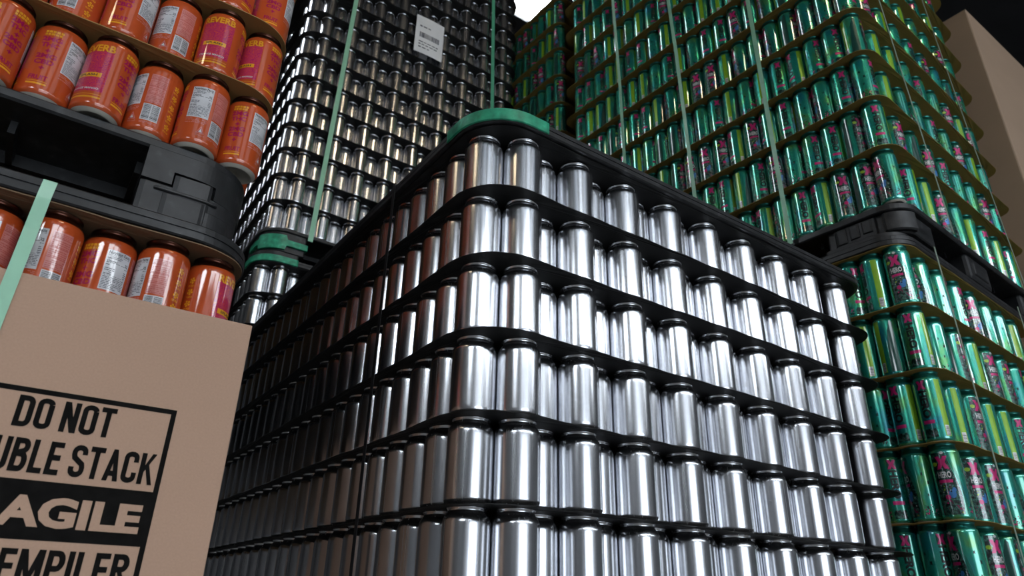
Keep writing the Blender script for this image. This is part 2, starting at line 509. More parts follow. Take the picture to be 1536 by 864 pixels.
# green can
RG, HG = .0286, .1553
GB, GY, GN = can_profiles(RG, HG, .0245)
GM = [M['teal'], M['silver_base'], M['graphic'], M['pink'], M['white_ink'], M['black_ink'], M['lime'], M['leaf'], M['blue'], M['deep'], M['teal_neck']]
def green_wrap(full=True):
    w = Wrap(RG, 0, 1)
    GR, PK, WH, BK, LI, LE, BL, DP = 2, 3, 4, 5, 6, 7, 8, 9
    st = 6 if full else 18
    # front: dark artwork with a bowed right edge
    n = 14 if full else 6
    right = [(.0165 + .008 * math.cos(PI * (i / n - .25) * 1.2), .012 + .124 * i / n) for i in range(n + 1)]
    w.poly([(-.019, .136), (-.022, .09), (-.019, .012)] + right, GR, 1, 0, 0, st)
    c = .115
    X = [(-.011, .013), (-.0035, .013), (0, .0055), (.0035, .013), (.011, .013), (.0055, 0), (.011, -.013), (.0035, -.013), (0, -.0055), (-.0035, -.013), (-.011, -.013), (-.0055, 0)]
    w.poly([(x * 1.05, c + y) for x, y in X], PK, 2, 0, 0, st)
    w.rect(-.0125, .0125, .0815, .0985, GR, 2, 0, st)
    w.rect(-.0125, .0125, .0745, .0805, PK, 2, 0, st)
    if full:
        w.text('HERO', .0125, WH, 3, 0, .0905, width=.0245, bold=.03)
        w.ell(-.0145, .113, .0055, .0042, LE, 3, 0)
        w.ell(.007, .052, .0065, .0085, BL, 2, 0); w.ell(.0115, .060, .0035, .005, BL, 2, 0)
        w.ell(-.002, .046, .0050, .0050, PK, 3, 0); w.ell(.003, .135, .0035, .003, WH, 2, 0)
        r = random.Random(5)
        for k in range(26): w.ell(r.uniform(-.018, .020), r.uniform(.014, .072), r.uniform(.0006, .0018), r.uniform(.0006, .0022), r.choice((PK, DP, LE, WH, BK)), 4, 0, 7)
        for q in range(3):   # sweeping lines along the bowed edge
            p = [(x + .0022 + q * .0019, z) for x, z in right]; p2 = [(x + .0007, z) for x, z in p]
            for i in range(n): w.poly([p[i], p2[i], p2[i + 1], p[i + 1]], DP, 1, 0, 0, 12)
    else:
        w.rect(-.0115, .0115, .0845, .0965, WH, 3, 0, st); w.ell(-.0145, .113, .0055, .0042, LE, 3, 0, 8)
    # teal side with small black crosses and a scribbled foot
    a = 92
    if full:
        for s, z, k in ((-.006, .098, .22), (.004, .080, .26), (-.001, .055, .2)):
            w.poly([(s + x * k, z + y * k) for x, y in X], BK, 1, a)
        r = random.Random(9)
        for k in range(30): w.ell(r.uniform(-.013, .013), r.uniform(.013, .036), r.uniform(.0006, .0022), r.uniform(.0008, .003), r.choice((BK, DP, PK, BK)), 1, a, 6)
    # upright lettering side
    a = 155
    w.rect(-.0095, .0095, .1145, .1355, DP, 1, a, st)
    w.poly([(x * .80, .1250 + y * .76) for x, y in X], PK, 2, a, 0, st)
    if full: w.text('HERO', .0165, BK, 1, a, .0830, width=.060, rot=True, bold=.05)
    else:
        for z in (.105, .091, .077, .062): w.rect(-.0072, .0072, z - .0055, z + .0035, BK, 1, a, st)
    w.rect(-.0115, .0115, .0405, .0480, PK, 1, a, st)
    w.rect(-.0130, .0130, .0120, .0260, GR, 1, a, st)
    if full:
        for k in range(8): w.ell(-.0095 + k * .0027, .0265 + .001 * (k % 2), .0018, .003, GR, 1, a, 7)
    # lime stripe with a small bar code
    a = 222
    w.rect(-.0065, .0065, .0125, .1365, LI, 1, a, st)
    w.rect(-.0045, .0045, .0140, .0360, WH, 2, a, st)
    if full:
        for k in range(9): w.rect(-.0040, .0040, .0155 + k * .0021, .0155 + k * .0021 + (.0006 if k % 3 else .0011), BK, 3, a, 12)
    # deep green shoulder side
    a = 272
    w.poly([(-.010, .012), (.012, .012), (.012, .13), (.006, .136), (-.002, .11), (-.007, .07)], DP, 1, a, 0, st)
    return w
green_body = printed_body('green can body', [(GB, 1), (GY, 0)], green_wrap(True), GM, 36)
green_neck = simple('green can neck', [(GN, 0)], [M['teal_neck']], 36)
green_low = printed_body('green can small', [(GB[4:], 1), (GY[::2] + [GY[-1]], 0), (GN[:9], 10)], green_wrap(False), GM, 18)

# ------------------------------------------------------------------ stacks
KINDS = {
    'silver': dict(body=silver_body, parts=[('neck', silver_neck)], low=silver_low, name='silver_can'),
    'orange': dict(body=orange_body, parts=[('neck', orange_neck), ('base', orange_base)], low=orange_low, name='orange_can'),
    'green': dict(body=green_body, parts=[('neck', green_neck)], low=green_low, name='green_can'),
}
ORD = ['first', 'second', 'third', 'fourth', 'fifth', 'sixth', 'seventh', 'eighth', 'ninth', 'tenth', 'eleventh', 'twelfth', 'thirteenth', 'fourteenth',
       'fifteenth', 'sixteenth', 'seventeenth', 'eighteenth', 'nineteenth', 'twentieth', 'twenty-first', 'twenty-second', 'twenty-third', 'twenty-fourth']
STUFF = {'silver': [], 'orange': [], 'green': []}

class Stack:
    def __init__(s, T, d, px, zig, h, nr, nk, par=1):
        s.T, s.d, s.px, s.zig, s.h, s.nr, s.nk = T, d, px, zig, h, nr, nk; s.par = par
        s.x0 = T[0] - d / 2; s.x1 = T[0] + (nr - 1) * px + d / 2; s.y0 = T[1] - d / 2; s.y1 = T[1] + (nk - .5) * d + d / 2
    def pos(s, r, k, L):
        return (s.T[0] + r * s.px, s.T[1] + k * s.d + (0 if r % 2 == s.par else s.zig), s.T[2] + L * s.h)

def put_can(kind, key, pos, rotz, label, group):
    K = KINDS[kind]
    if RANK is not None and key not in RANK and key[0] not in 'op':
        if key[0] in 'gh' and key[1] == 'X': STUFF[kind].append((pos, rotz))
        return None
    if RANK is not None and RANK.get(key) == 2:
        STUFF[kind].append((pos, rotz)); return None
    o = link(K['name'], K['body'], None, pos); o.rotation_euler = (0, 0, rotz)
    tag(o, label, 'can', group)
    if RANK is None: o['key'] = key
    for n, me in K['parts']: link(n, me, o)
    return o

def tier_sheet(st, L, m, margin, label, group, R=.085, sag=.0018, top=None, name='tier_sheet', th=.0011, seed=0, loc_z=None):
    rnd = random.Random(seed * 31 + L)
    z = (st.T[2] + L * st.h) if loc_z is None else loc_z
    bm = bmesh.new()
    o = rrect(st.x0 - margin, st.x1 + margin, st.y0 - margin, st.y1 + margin, R, 10, .012)
    i = rrect(st.x0 - margin + .03, st.x1 + margin - .03, st.y0 - margin + .03, st.y1 + margin - .03, R - .03, 10)
    ph = rnd.uniform(0, 6)
    def dz(p):
        t = (p[0] - st.T[0]) / (2 * st.px) * 2 * PI if abs(p[1] - st.y0 + margin) < .02 else p[1] / .16 * 2 * PI
        return -sag * (.55 + .45 * math.cos(t)) * rnd.uniform(.8, 1.15) - .0009 * math.sin(3.1 * (p[0] + p[1]) / .3 + ph)
    oz = [dz(p) for p in o]
    vo = [bm.verts.new((*p, z - th + q)) for p, q in zip(o, oz)]; vo2 = [bm.verts.new((*p, z + q)) for p, q in zip(o, oz)]
    n = len(o)
    for a in range(n): bm.faces.new((vo[a], vo[(a + 1) % n], vo2[(a + 1) % n], vo2[a]))
    vi = [bm.verts.new((*p, z - th)) for p in i]; vi2 = [bm.verts.new((*p, z)) for p in i]
    bm.faces.new(vi); bm.faces.new(list(reversed(vi2)))
    # margin between sagging edge and flat middle
    for outer, inner in ((vo, vi), (vo2, vi2)):
        m2 = len(inner)
        near = [min(range(m2), key=lambda q: (inner[q].co - v.co).length) for v in outer]
        for a in range(n):
            b = (a + 1) % n
            f = [outer[a], outer[b], inner[near[b]]]
            bm.faces.new(f)
            q = near[a]
            while q != near[b]:
                q2 = (q + 1) % m2
                bm.faces.new((outer[a], inner[q2], inner[q])); q = q2
    ob = bm_obj(name, bm, m, smooth=False)
    return tag(ob, label, 'sheet', group)

class Corner:
    """path round a rounded stack corner: s<0 along a, then the arc, then along b"""
    def __init__(s, c, a, b, R):
        s.c, s.a, s.b, s.R = Vector((*c, 0)), Vector((*a, 0)), Vector((*b, 0)), R
        s.arc = R * PI / 2
    def at(s, t):
        if t <= 0: return s.c + s.a * (s.R - t), -s.b
        if t >= s.arc: return s.c + s.b * (s.R + t - s.arc), -s.a
        u = t / s.R
        ctr = s.c + s.R * (s.a + s.b)
        n = -s.b * math.cos(u) - s.a * math.sin(u)
        return ctr + n * s.R, n

def wall(bm, cor, s0, s1, zt, zb, out=0.0, th=.03, ds=.006, mi=0, bev=0):
    """solid strip following the corner path from s0 to s1; zt and zb numbers or functions of s"""
    zt_, zb_ = (zt if callable(zt) else lambda s: zt), (zb if callable(zb) else lambda s: zb)
    n = max(1, int(math.ceil((s1 - s0) / ds)))
    rows = []
    for i in range(n + 1):
        s = s0 + (s1 - s0) * i / n
        p, nr = cor.at(s)
        e = out - (bev if (bev and (i == 0 or i == n)) else 0)
        po, pi = p + nr * e, p - nr * th
        t, b = zt_(s), zb_(s)
        if bev:
            rows.append([(*(po - nr * bev).xy, b), (*po.xy, b + bev), (*po.xy, t - bev), (*(po - nr * bev).xy, t), (*pi.xy, t), (*pi.xy, b)])
        else:
            rows.append([(*po.xy, b), (*po.xy, t), (*pi.xy, t), (*pi.xy, b)])
    vr = [[bm.verts.new(p) for p in r] for r in rows]
    m = len(vr[0])
    for a, b in zip(vr, vr[1:]):
        for i in range(m):
            f = bm.faces.new((a[i], b[i], b[(i + 1) % m], a[(i + 1) % m])); f.material_index = mi
    for r in (vr[0], list(reversed(vr[-1]))):
        f = bm.faces.new(r); f.material_index = mi

def step_fn(base, pts):
    """piecewise levels: [(s_from, s_to, z)]"""
    def f(s):
        for a, b, z in pts:
            if a <= s < b: return z
        return base
    return f

def top_frame(st, z0, z1, margin, label, group=None, caps=(), R=.09, tongue=None, capmat='green_plastic', corners=()):
    """ring-shaped plastic frame lying on the top tier sheet; caps: coloured corner pieces"""
    x0, x1, y0, y1 = st.x0 - margin, st.x1 + margin, st.y0 - margin, st.y1 + margin
    root = empty('pallet_topper', ((x0 + x1) / 2, (y0 + y1) / 2, z0))
    off = Vector(root.location)
    def rel(bm): bmesh.ops.translate(bm, verts=bm.verts, vec=-off); return bm
    bm = bmesh.new()
    W = .055; zm = z0 + (z1 - z0) * .5; g = .0016
    def R_(d): return [p for p in rrect(x0 + d, x1 - d, y0 + d, y1 - d, max(.01, R - d), 10)]
    prof = [(W, z0), (.002, z0), (0, z0 + .002), (0, zm - g), (.003, zm - g), (.003, zm + g), (.0012, zm + g), (.0012, z1 - .002), (.003, z1), (W, z1), (W, z0)]
    loops(bm, [[(*p, z) for p in R_(d)] for d, z in prof])
    bmesh.ops.remove_doubles(bm, verts=bm.verts, dist=1e-6)
    bm_obj('frame_rail', rel(bm), M['black_plastic'], root)
    for cor, s0, s1, zz0, zz1 in caps:
        bm = bmesh.new(); wall(bm, cor, s0, s1, zz1, zz0, out=.0025, th=.05, bev=.0012)
        bm_obj('corner_cap', rel(bm), M[capmat], root)['label'] = 'green corner cap'
    for fn in corners: fn(root, rel)
    return tag(root, label, 'frame', group)

def pallet(st, ztop, zdeck, zbot, margin, label, group=None, R=.09, legs=None, extra=(), lip=None):
    """moulded pallet: deck, corner and middle feet"""
    x0, x1, y0, y1 = st.x0 - margin, st.x1 + margin, st.y0 - margin, st.y1 + margin
    root = empty('pallet', ((x0 + x1) / 2, (y0 + y1) / 2, zbot))
    off = Vector(root.location)
    def rel(bm): bmesh.ops.translate(bm, verts=bm.verts, vec=-off); return bm
    bm = bmesh.new(); slab(bm, rrect(x0, x1, y0, y1, R, 10), zdeck, ztop, .003)
    # stiffening ribs under the deck
    for q in range(1, 8):
        x = x0 + (x1 - x0) * q / 8; add_box(bm, (x - .004, y0 + .05, zdeck - .018), (x + .004, y1 - .05, zdeck + .002))
    for q in range(1, 10):
        y = y0 + (y1 - y0) * q / 10; add_box(bm, (x0 + .05, y - .004, zdeck - .018), (x1 - .05, y + .004, zdeck + .002))
    bm_obj('deck', rel(bm), M['black_plastic'], root)
    xm, ym = (x0 + x1) / 2, (y0 + y1) / 2
    feet = [(xm, y0 + .06, .085, .05), (xm, y1 - .06, .085, .05), (x0 + .06, ym, .05, .085), (x1 - .06, ym, .05, .085), (xm, ym, .085, .085)]
    cs = {'00': (x0, y0), '10': (x1, y0), '01': (x0, y1), '11': (x1, y1)}
    skip = legs or ()
    for k, (cx, cy) in cs.items():
        if k in skip: continue
        sx, sy = (1 if k[0] == '0' else -1), (1 if k[1] == '0' else -1)
        feet.append((cx + sx * .075, cy + sy * .075, .065, .065))
    for cx, cy, hx, hy in feet:
        bm = bmesh.new(); add_box(bm, (cx - hx, cy - hy, zbot), (cx + hx, cy + hy, zdeck + .002), .012)
        add_box(bm, (cx - hx * .6, cy - hy - .004, zbot + .02), (cx + hx * .6, cy + hy + .004, zdeck - .02), .004)
        bm_obj('leg', rel(bm), M['black_plastic'], root)
    for fn in extra: fn(root, rel)
    return tag(root, label, 'pallet', group)

def ribbon(name, pts, nrm, width, m, label, group=None, th=.0008, cat='strap'):
    """flat strap through a line of 3-D points; width lies across nrm and the run"""
    bm = bmesh.new(); nrm = Vector(nrm)
    rows = []
    P = [Vector(p) for p in pts]
    for i, p in enumerate(P):
        t = (P[min(i + 1, len(P) - 1)] - P[max(i - 1, 0)]).normalized()
        n = nrm[i] if False else nrm
        side = Vector((1, 0, 0)) if abs(n.y) > .5 else Vector((0, 1, 0))
        nn = side.cross(t).normalized()
        if nn.dot(n) < 0 and abs(nn.dot(n)) > .05: nn = -nn
        if abs(nn.dot(n)) <= .05 and nn.z < 0: nn = -nn
        rows.append([p - side * width / 2, p + side * width / 2, p + side * width / 2 + nn * th, p - side * width / 2 + nn * th])
    vr = [[bm.verts.new(q) for q in r] for r in rows]
    for a, b in zip(vr, vr[1:]):
        for i in range(4): bm.faces.new((a[i], b[i], b[(i + 1) % 4], a[(i + 1) % 4]))
    bm.faces.new(vr[0]); bm.faces.new(list(reversed(vr[-1])))
    return tag(bm_obj(name, bm, m), label, cat, group)

# ---- near silver stack -------------------------------------------------------
h = .1202
near = Stack((0, 0, -h), .0662, .0662 * R3, .0331, h, 19, 21)
rot = random.Random(11)
NL = 7
DOWN = ['top', 'second', 'third', 'fourth', 'fifth', 'sixth', 'seventh']
def down(i): return 'top layer' if i == 0 else DOWN[i] + ' layer down'
for i in range(NL):
    for r in range(19):
        put_can('silver', f'nX{i}.{r}', near.pos(r, 0, -i), rot.uniform(0, 6.28), f'silver can on the lit side of the near stack, {down(i)}, {ORD[r]} from corner', 'silver cans on the lit side of the near stack')
    for k in range(1, 20):
        put_can('silver', f'nY{i}.{k}', near.pos(0, k, -i), rot.uniform(0, 6.28), f'silver can on the shaded side of the near stack, {down(i)}, {ORD[k]} from corner', 'silver cans on the shaded side of the near stack')
for i in range(1, NL + 1):
    tier_sheet(near, 0, M['black_sheet'], .016, f'black tier sheet of the near silver stack, under its {"top" if i == 1 else DOWN[i - 1]} layer of cans', 'black tier sheets of the near stack', seed=i, loc_z=-i * h)
tier_sheet(near, 0, M['black_sheet'], .010, 'black sheet covering the top cans of the near stack, below its frame', None, seed=99, loc_z=.0012, name='top_sheet', sag=.001)
mg = .018
nc = Corner((near.x0 - mg, near.y0 - mg), (0, 1), (1, 0), .09)
ncr = Corner((near.x1 + mg, near.y0 - mg), (-1, 0), (0, 1), .09)
top_frame(near, .0016, .0245, mg, 'black plastic frame topping the near silver stack, green at its corner', caps=[(nc, -.035, nc.arc + .035, .0030, .0262)])
ribbon('strap', [(-.0530, .274, .026), (-.0530, .274, -.9)], (-1, 0, 0), .011, M['strap_black'], 'black strap down the shaded side of the near silver stack')

# ---- rear silver stacks ------------------------------------------------------
rear = Stack((.038, 1.550, .5327), .0662, .0662 * R3, .0331, h, 19, 21)
UP = ORD
for i in range(15):
    for r in range(19):
        put_can('silver', f'rX{i}.{r}', rear.pos(r, 0, i), rot.uniform(0, 6.28), f'silver can on the upper rear stack, {UP[i]} layer above its pallet, {ORD[r]} from corner', 'silver cans on the front of the upper rear stack')
    for k in range(1, 20):
        put_can('silver', f'rY{i}.{k}', rear.pos(0, k, i), rot.uniform(0, 6.28), f'silver can on the narrow dark side of upper rear stack, {UP[i]} layer, {ORD[k]} from corner', 'silver cans on the side of the upper rear stack')
    tier_sheet(rear, 0, M['black_sheet'], .012, f'black tier sheet of the upper rear silver stack, over its {UP[i]} layer from below', 'black tier sheets of the upper rear stack', seed=200 + i, loc_z=rear.T[2] + (i + 1) * h)
rtop = .3885
low_rear = Stack((.030, 1.550, rtop - h), .0662, .0662 * R3, .0331, h, 19, 21)
for i in range(9):
    for r in range(5):
        put_can('silver', f'lX{i}.{r}', low_rear.pos(r, 0, -i), rot.uniform(0, 6.28), f'silver can on the lower rear stack, {ORD[i]} layer under its frame, {ORD[r]} from corner', 'silver cans on the lower rear stack')
    for k in range(1, 4):
        put_can('silver', f'lY{i}.{k}', low_rear.pos(0, k, -i), rot.uniform(0, 6.28), f'silver can on the narrow side of lower rear stack, {ORD[i]} layer, {ORD[k]} from corner', 'silver cans on the side of the lower rear stack')
    tier_sheet(low_rear, 0, M['black_sheet'], .012, f'black tier sheet of the lower rear silver stack, under its {ORD[i]} layer', 'black tier sheets of the lower rear stack', seed=300 + i, loc_z=rtop - (i + 1) * h)
tier_sheet(low_rear, 0, M['black_sheet'], .012, 'black sheet on the top cans of the lower rear stack', None, seed=399, loc_z=rtop + .0012, name='top_sheet')
rc = Corner((rear.x0 - .012, rear.y0 - .012), (0, 1), (1, 0), .09)
lc = Corner((low_rear.x0 - .014, low_rear.y0 - .014), (0, 1), (1, 0), .09)
zmid = rtop + .075
def rear_low_corner(root, rel):
    bm = bmesh.new(); wall(bm, lc, -.10, lc.arc + .06, rtop + .046, rtop + .026, out=-.004, th=.08, bev=.002)
    bm_obj('corner_block', rel(bm), M['black_plastic'], root)
def rear_corner(root, rel):
    bm = bmesh.new(); wall(bm, rc, -.12, rc.arc + .07, rear.T[2] - .014, rtop + .048, out=-.006, th=.10, bev=.003)
    bm_obj('leg', rel(bm), M['black_plastic'], root)
    bm = bmesh.new()
    wall(bm, rc, -.06, rc.arc + .075, lambda s: (rtop + .113 if .03 < s < rc.arc - .005 else rtop + .096), lambda s: (rtop + .055 if .03 < s < rc.arc - .005 else rtop + .072), out=.004, th=.02, bev=.001)
    bm_obj('corner_cap', rel(bm), M['green_plastic'], root)['label'] = 'green cross-shaped corner insert'
top_frame(low_rear, rtop + .0016, rtop + .024, .014, 'black plastic frame on the lower rear silver stack, green at the corner', caps=[(lc, -.05, lc.arc + .06, rtop + .001, rtop + .0265)], corners=[rear_low_corner])
pallet(rear, rear.T[2] - .0012, rear.T[2] - .016, rtop + .026, .012, 'black pallet with green corner insert under the upper rear silver stack', legs=('00',), extra=[rear_corner])
yb = rear.y0 - .0135
ribbon('strap', [(.207, yb, 2.75), (.180, yb, 1.3), (.163, yb, .505)], (0, -1, 0), .019, M['strap'], 'green strap on the rear silver stack, nearest its dark narrow side')
ribbon('strap', [(.905, yb, 2.75), (.945, yb, 1.4), (.955, yb, .505)], (0, -1, 0), .019, M['strap_deep'], 'green strap on the rear silver stack, meeting the near stack\'s green cap')
# paper placard
bm = bmesh.new()
px0, px1, pz0, pz1 = .490, .640, 1.640, 1.865
yp = rear.y0 - .0165
def sk(x): return (x - px0) * .03
vs = []
for i in range(9):
    x = px0 + (px1 - px0) * i / 8; c = .004 * math.sin(PI * i / 8)
    vs.append([(x, yp - c, pz0 + sk(x)), (x, yp - c - .001, pz1 + sk(x))])
fr = [[bm.verts.new(p) for p in q] for q in vs]; bk = [[bm.verts.new((p[0], p[1] + .0006, p[2])) for p in q] for q in vs]
for a, b, c, d in zip(fr, fr[1:], bk, bk[1:]):
    bm.faces.new((a[0], b[0], b[1], a[1])); bm.faces.new((c[0], c[1], d[1], d[0])); bm.faces.new((a[1], b[1], d[1], c[1])); bm.faces.new((a[0], c[0], d[0], b[0]))
for a, c in ((fr[0], bk[0]), (fr[-1], bk[-1])): bm.faces.new((a[0], a[1], c[1], c[0]))
rp_ = random.Random(2)
def mark(x0, x1, z0, z1):
    f = add_box(bm, (x0, yp - .0052, z0 + sk((x0 + x1) / 2)), (x1, yp - .0046 + .003, z1 + sk((x0 + x1) / 2)), 0, 1)
x = px0 + .022
while x < px1 - .022:
    w_ = rp_.choice((.0012, .002, .0035)); mark(x, x + w_, 1.735, 1.765); x += w_ + rp_.choice((.0015, .003))
for z, n in ((1.80, 3), (1.705, 6), (1.690, 5), (1.672, 3)):
    x = px0 + .02
    for q in range(n):
        l = rp_.uniform(.006, .022); mark(x, x + l, z, z + .004 if z < 1.79 else z + .006); x += l + .006
        if x > px1 - .03: break
tag(bm_obj('paper_placard', bm, [M['paper'], M['text_grey']]), 'white paper placard with bar code on the dark rear silver stack', 'placard')

# ---- green stacks (a touch askew to the others) --------------------------------
GS = 1.10
for me in (green_body, green_neck, green_low): me.transform(Matrix.Scale(GS, 4)); me.update()
GD, hg = .06292, .17215
GT = (1.2596, -.0748, .3007)
GYAW = .057
PIV = Vector((GT[0], GT[1], 0)); GROT = Matrix.Rotation(GYAW, 4, 'Z')
before = set(C.objects)
def gturn(p):
    q = PIV + GROT @ (Vector(p) - PIV); return (q.x, q.y, q.z)
gu = Stack(GT, GD, GD * R3, GD / 2, hg, 18, 20, 0)
rg = random.Random(21)
gstuff0 = len(STUFF['green'])
def green_can(key, st, r, k, L, side, stackname, layer, idx, group):
    a = rg.choice((0, 0, 92, 92, 155, 155, 155, 222, 222, 300, 92, 222))
    view = (-105 - r * 1.5) if side == 'X' else (215 - min(k, 20) * 1.0)
    jit = rg.uniform(-28, 28)
    look = {0: 'pink cross', 92: 'plain teal', 155: 'black lettering', 222: 'lime stripe', 300: 'dark print'}[a]
    sd = {'X': 'aisle side', 'Y': 'long side'}[side]
    put_can('green', key, st.pos(r, k, L), math.radians(view + jit - a), f'green can with {look}, {stackname} green stack, {sd}, {layer}, {ORD[idx]} from corner', group)
for i in range(11):
    for r in range(18):
        green_can(f'gX{i}.{r}', gu, r, 0, i, 'X', 'upper', ORD[i] + ' layer up', r, 'green cans on the aisle side of the upper green stack')
    for k in range(1, 20):
        green_can(f'gY{i}.{k}', gu, 0, k, i, 'Y', 'upper', ORD[i] + ' layer up', k, 'green cans on the long side of the upper green stack')
    tier_sheet(gu, 0, M['olive_sheet'], .021, f'brown tier sheet of the upper green stack, over its {ORD[i]} layer from below', 'brown tier sheets of the upper green stack', seed=400 + i, loc_z=GT[2] + (i + 1) * hg, R=.06, th=.0014)
gtop = GT[2] - .138
gl = Stack((GT[0] - .028, GT[1] + .018, gtop - hg), GD, GD * R3, GD / 2, hg, 18, 20, 0)
for i in range(6):
    for r in range(16):
        green_can(f'hX{i}.{r}', gl, r, 0, -i, 'X', 'lower', down(i), r, 'green cans on the aisle side of the lower green stack')
    for k in range(1, 8):
        green_can(f'hY{i}.{k}', gl, 0, k, -i, 'Y', 'lower', down(i), k, 'green cans on the long side of the lower green stack')
    tier_sheet(gl, 0, M['olive_sheet'], .021, f'brown tier sheet of the lower green stack, under its {"top" if i == 0 else DOWN[i]} layer', 'brown tier sheets of the lower green stack', seed=500 + i, loc_z=gtop - (i + 1) * hg, R=.06, th=.0014)
tier_sheet(gl, 0, M['olive_sheet'], .010, 'brown sheet on the top cans of the lower green stack', None, seed=599, loc_z=gtop + .0014, name='top_sheet', R=.07, th=.0014)
gm = .006
gc = Corner((gu.x0 - gm, gu.y0 - gm), (0, 1), (1, 0), .075)
gcl = Corner((gl.x0 - .012, gl.y0 - .012), (0, 1), (1, 0), .08)
gfz = gtop + .030
def green_low_corner(root, rel):
    bm = bmesh.new(); wall(bm, gcl, -.13, gcl.arc + .10, gfz + .018, gfz - .003, out=-.016, th=.09, bev=.002)
    bm_obj('corner_block', rel(bm), M['black_plastic'], root)
def green_corner(root, rel):
    bm = bmesh.new(); wall(bm, gc, -.15, gc.arc + .12, GT[2] - .022, gfz + .020, out=-.014, th=.10, bev=.003)
    bm_obj('leg', rel(bm), M['black_plastic'], root)
    bm = bmesh.new()
    wall(bm, gc, -.125, -.012, GT[2] - .026, gfz + .026, out=-.004, th=.03, bev=.003)
    for q in range(3): wall(bm, gc, -.118 + q * .036, -.118 + q * .036 + .028, GT[2] - .031, gfz + .032 + .004 * q, out=.0, th=.02, bev=.002)
    bm_obj('corner_plate', rel(bm), M['black_plastic'], root)
    bm = bmesh.new(); wall(bm, gc, .012, gc.arc - .012, GT[2] - .026, gfz + .024, out=.001, th=.03, bev=.004)
    bm_obj('corner_bumper', rel(bm), M['black_plastic'], root)
top_frame(gl, gtop + .0016, gfz, .012, 'black plastic frame on the lower green stack, below its upper pallet', corners=[green_low_corner], R=.08)
pallet(gu, GT[2] - .0012, GT[2] - .022, gfz + .0010, gm, 'black pallet under the upper green stack with moulded corner blocks', R=.075, legs=('00',), extra=[green_corner])
xg = gu.x0 - .0225; yg = gu.y0 - .0225
gx, gy, gz = GT
for n_, (ya, yb_) in enumerate(((.905, .917), (.590, .640), (.283, .298))):
    w_ = ('farthest from its corner', 'the middle one of three', 'closest to its corner')[n_]
    ribbon('strap', [(xg, gy + yb_ + .025, gz + 2.1), (xg, gy + (ya + yb_) / 2, gz + 1.0), (xg, gy + ya, gz - .022)], (-1, 0, 0), .015, M['strap'], f'pale green strap, long side of upper green stack, {w_}')
for n_, (xa, xb) in enumerate(((.227, .120), (.800, .640))):
    w_ = ('nearer its corner', 'nearer the brown carton')[n_]
    ribbon('strap', [(gx + xb - .04, yg, gz + 1.6), (gx + (xa + xb) / 2, yg, gz + .5), (gx + xa, yg, gz - .022)], (0, -1, 0), .010, M['strap_clear'], f'thin grey strap, aisle side of upper green stack, {w_}')
for n_, (xa, xb) in enumerate(((.100, .145), (.713, .74))):
    w_ = ('nearer its corner', 'farther from its corner')[n_]
    ribbon('strap', [(gx + xa, gl.y0 - .0225, gfz + .001), (gx + xb, gl.y0 - .0225, gz - 1.2)], (0, -1, 0), .009, M['strap_clear'], f'thin grey strap, aisle side of lower green stack, {w_}')
# second green stack further along
gf = Stack((GT[0] + .012, GT[1] + 1.36, GT[2]), GD, GD * R3, GD / 2, hg, 18, 20, 0)
for i in range(2, 11):
    for k in range(0, 20):
        a = rg.choice((0, 92, 155, 222, 300))
        put_can('green', f'fY{i}.{k}', gf.pos(0, k, i), math.radians(205 + rg.uniform(-30, 30) - a), f'green can on the farthest green stack, {ORD[i]} layer up, {ORD[k]} from its near corner', 'green cans on the farthest green stack')
    if i >= 3: tier_sheet(gf, 0, M['olive_sheet'], .021, f'brown tier sheet of the farthest green stack, over its {ORD[i]} layer from below', 'brown tier sheets of the farthest green stack', seed=600 + i, loc_z=GT[2] + (i + 1) * hg, R=.06, th=.0014)
for o in set(C.objects) - before:
    if o.parent is None:
        o.location = gturn(o.location); o.rotation_euler.z += GYAW
STUFF['green'][gstuff0:] = [(gturn(p), rz + GYAW) for p, rz in STUFF['green'][gstuff0:]]

# ---- orange stacks -----------------------------------------------------------
OT = (-.36210635 - 18 * .0619, .1278, -.1565)
ho = .1285
ou = Stack(OT, .0624, .0619, .0135, ho, 19, 22)
FACE = {0: 'its front with yellow lettering', 20: 'yellow lettering and magenta panel', 45: 'its magenta panel edge', 88: 'the magenta letter column', 110: 'letter column beside white panel', 130: 'letters by its white panel', 165: 'its white nutrition panel', 190: 'white panel beside pink block', 212: 'its pink block and bar code', 232: 'bar code and yellow icons', 300: 'yellow letters at its edge', 60: 'magenta panel beside letter column'}
LOOK = {(0, 12): 130, (0, 13): 60, (0, 14): 110, (0, 15): 45, (0, 16): 212, (0, 17): 165, (0, 18): 110, (1, 13): 88, (1, 14): 232, (1, 15): 110, (1, 16): 190, (1, 17): 20, (1, 18): 45,
        (2, 15): 130, (2, 16): 60, (2, 17): 45, (2, 18): 88, (3, 17): 190, (3, 18): 20}
ro = random.Random(4)
LAY = ['bottom layer', 'second layer', 'third layer', 'fourth layer']
for i in range(4):
    for r in range(10, 19):
        a = LOOK.get((i, r), ro.choice((20, 88, 165, 212)))
        p = ou.pos(r, 0, i); view = math.degrees(math.atan2(-.793 - p[1], -.510 - p[0]))
        put_can('orange', f'oX{i}.{r}', p, math.radians(view - a), f'orange can with {FACE[a]}, upper stack, {LAY[i]}, {ORD[18 - r]} from corner', 'orange cans on the upper orange stack')
    tier_sheet(ou, 0, M['tan_sheet'], .004, f'tan tier sheet of the upper orange stack, over its {LAY[i]} of cans', 'tan tier sheets of the upper orange stack', seed=700 + i, loc_z=OT[2] + (i + 1) * ho, R=.06, sag=.0008, th=.0014)
otop = -.303
ol = Stack((OT[0] + .001, OT[1], otop - ho), .0624, .0619, .0135, ho, 19, 22)
LOOK2 = {13: 165, 14: 165, 15: 170, 16: 130, 17: 212, 18: 300}
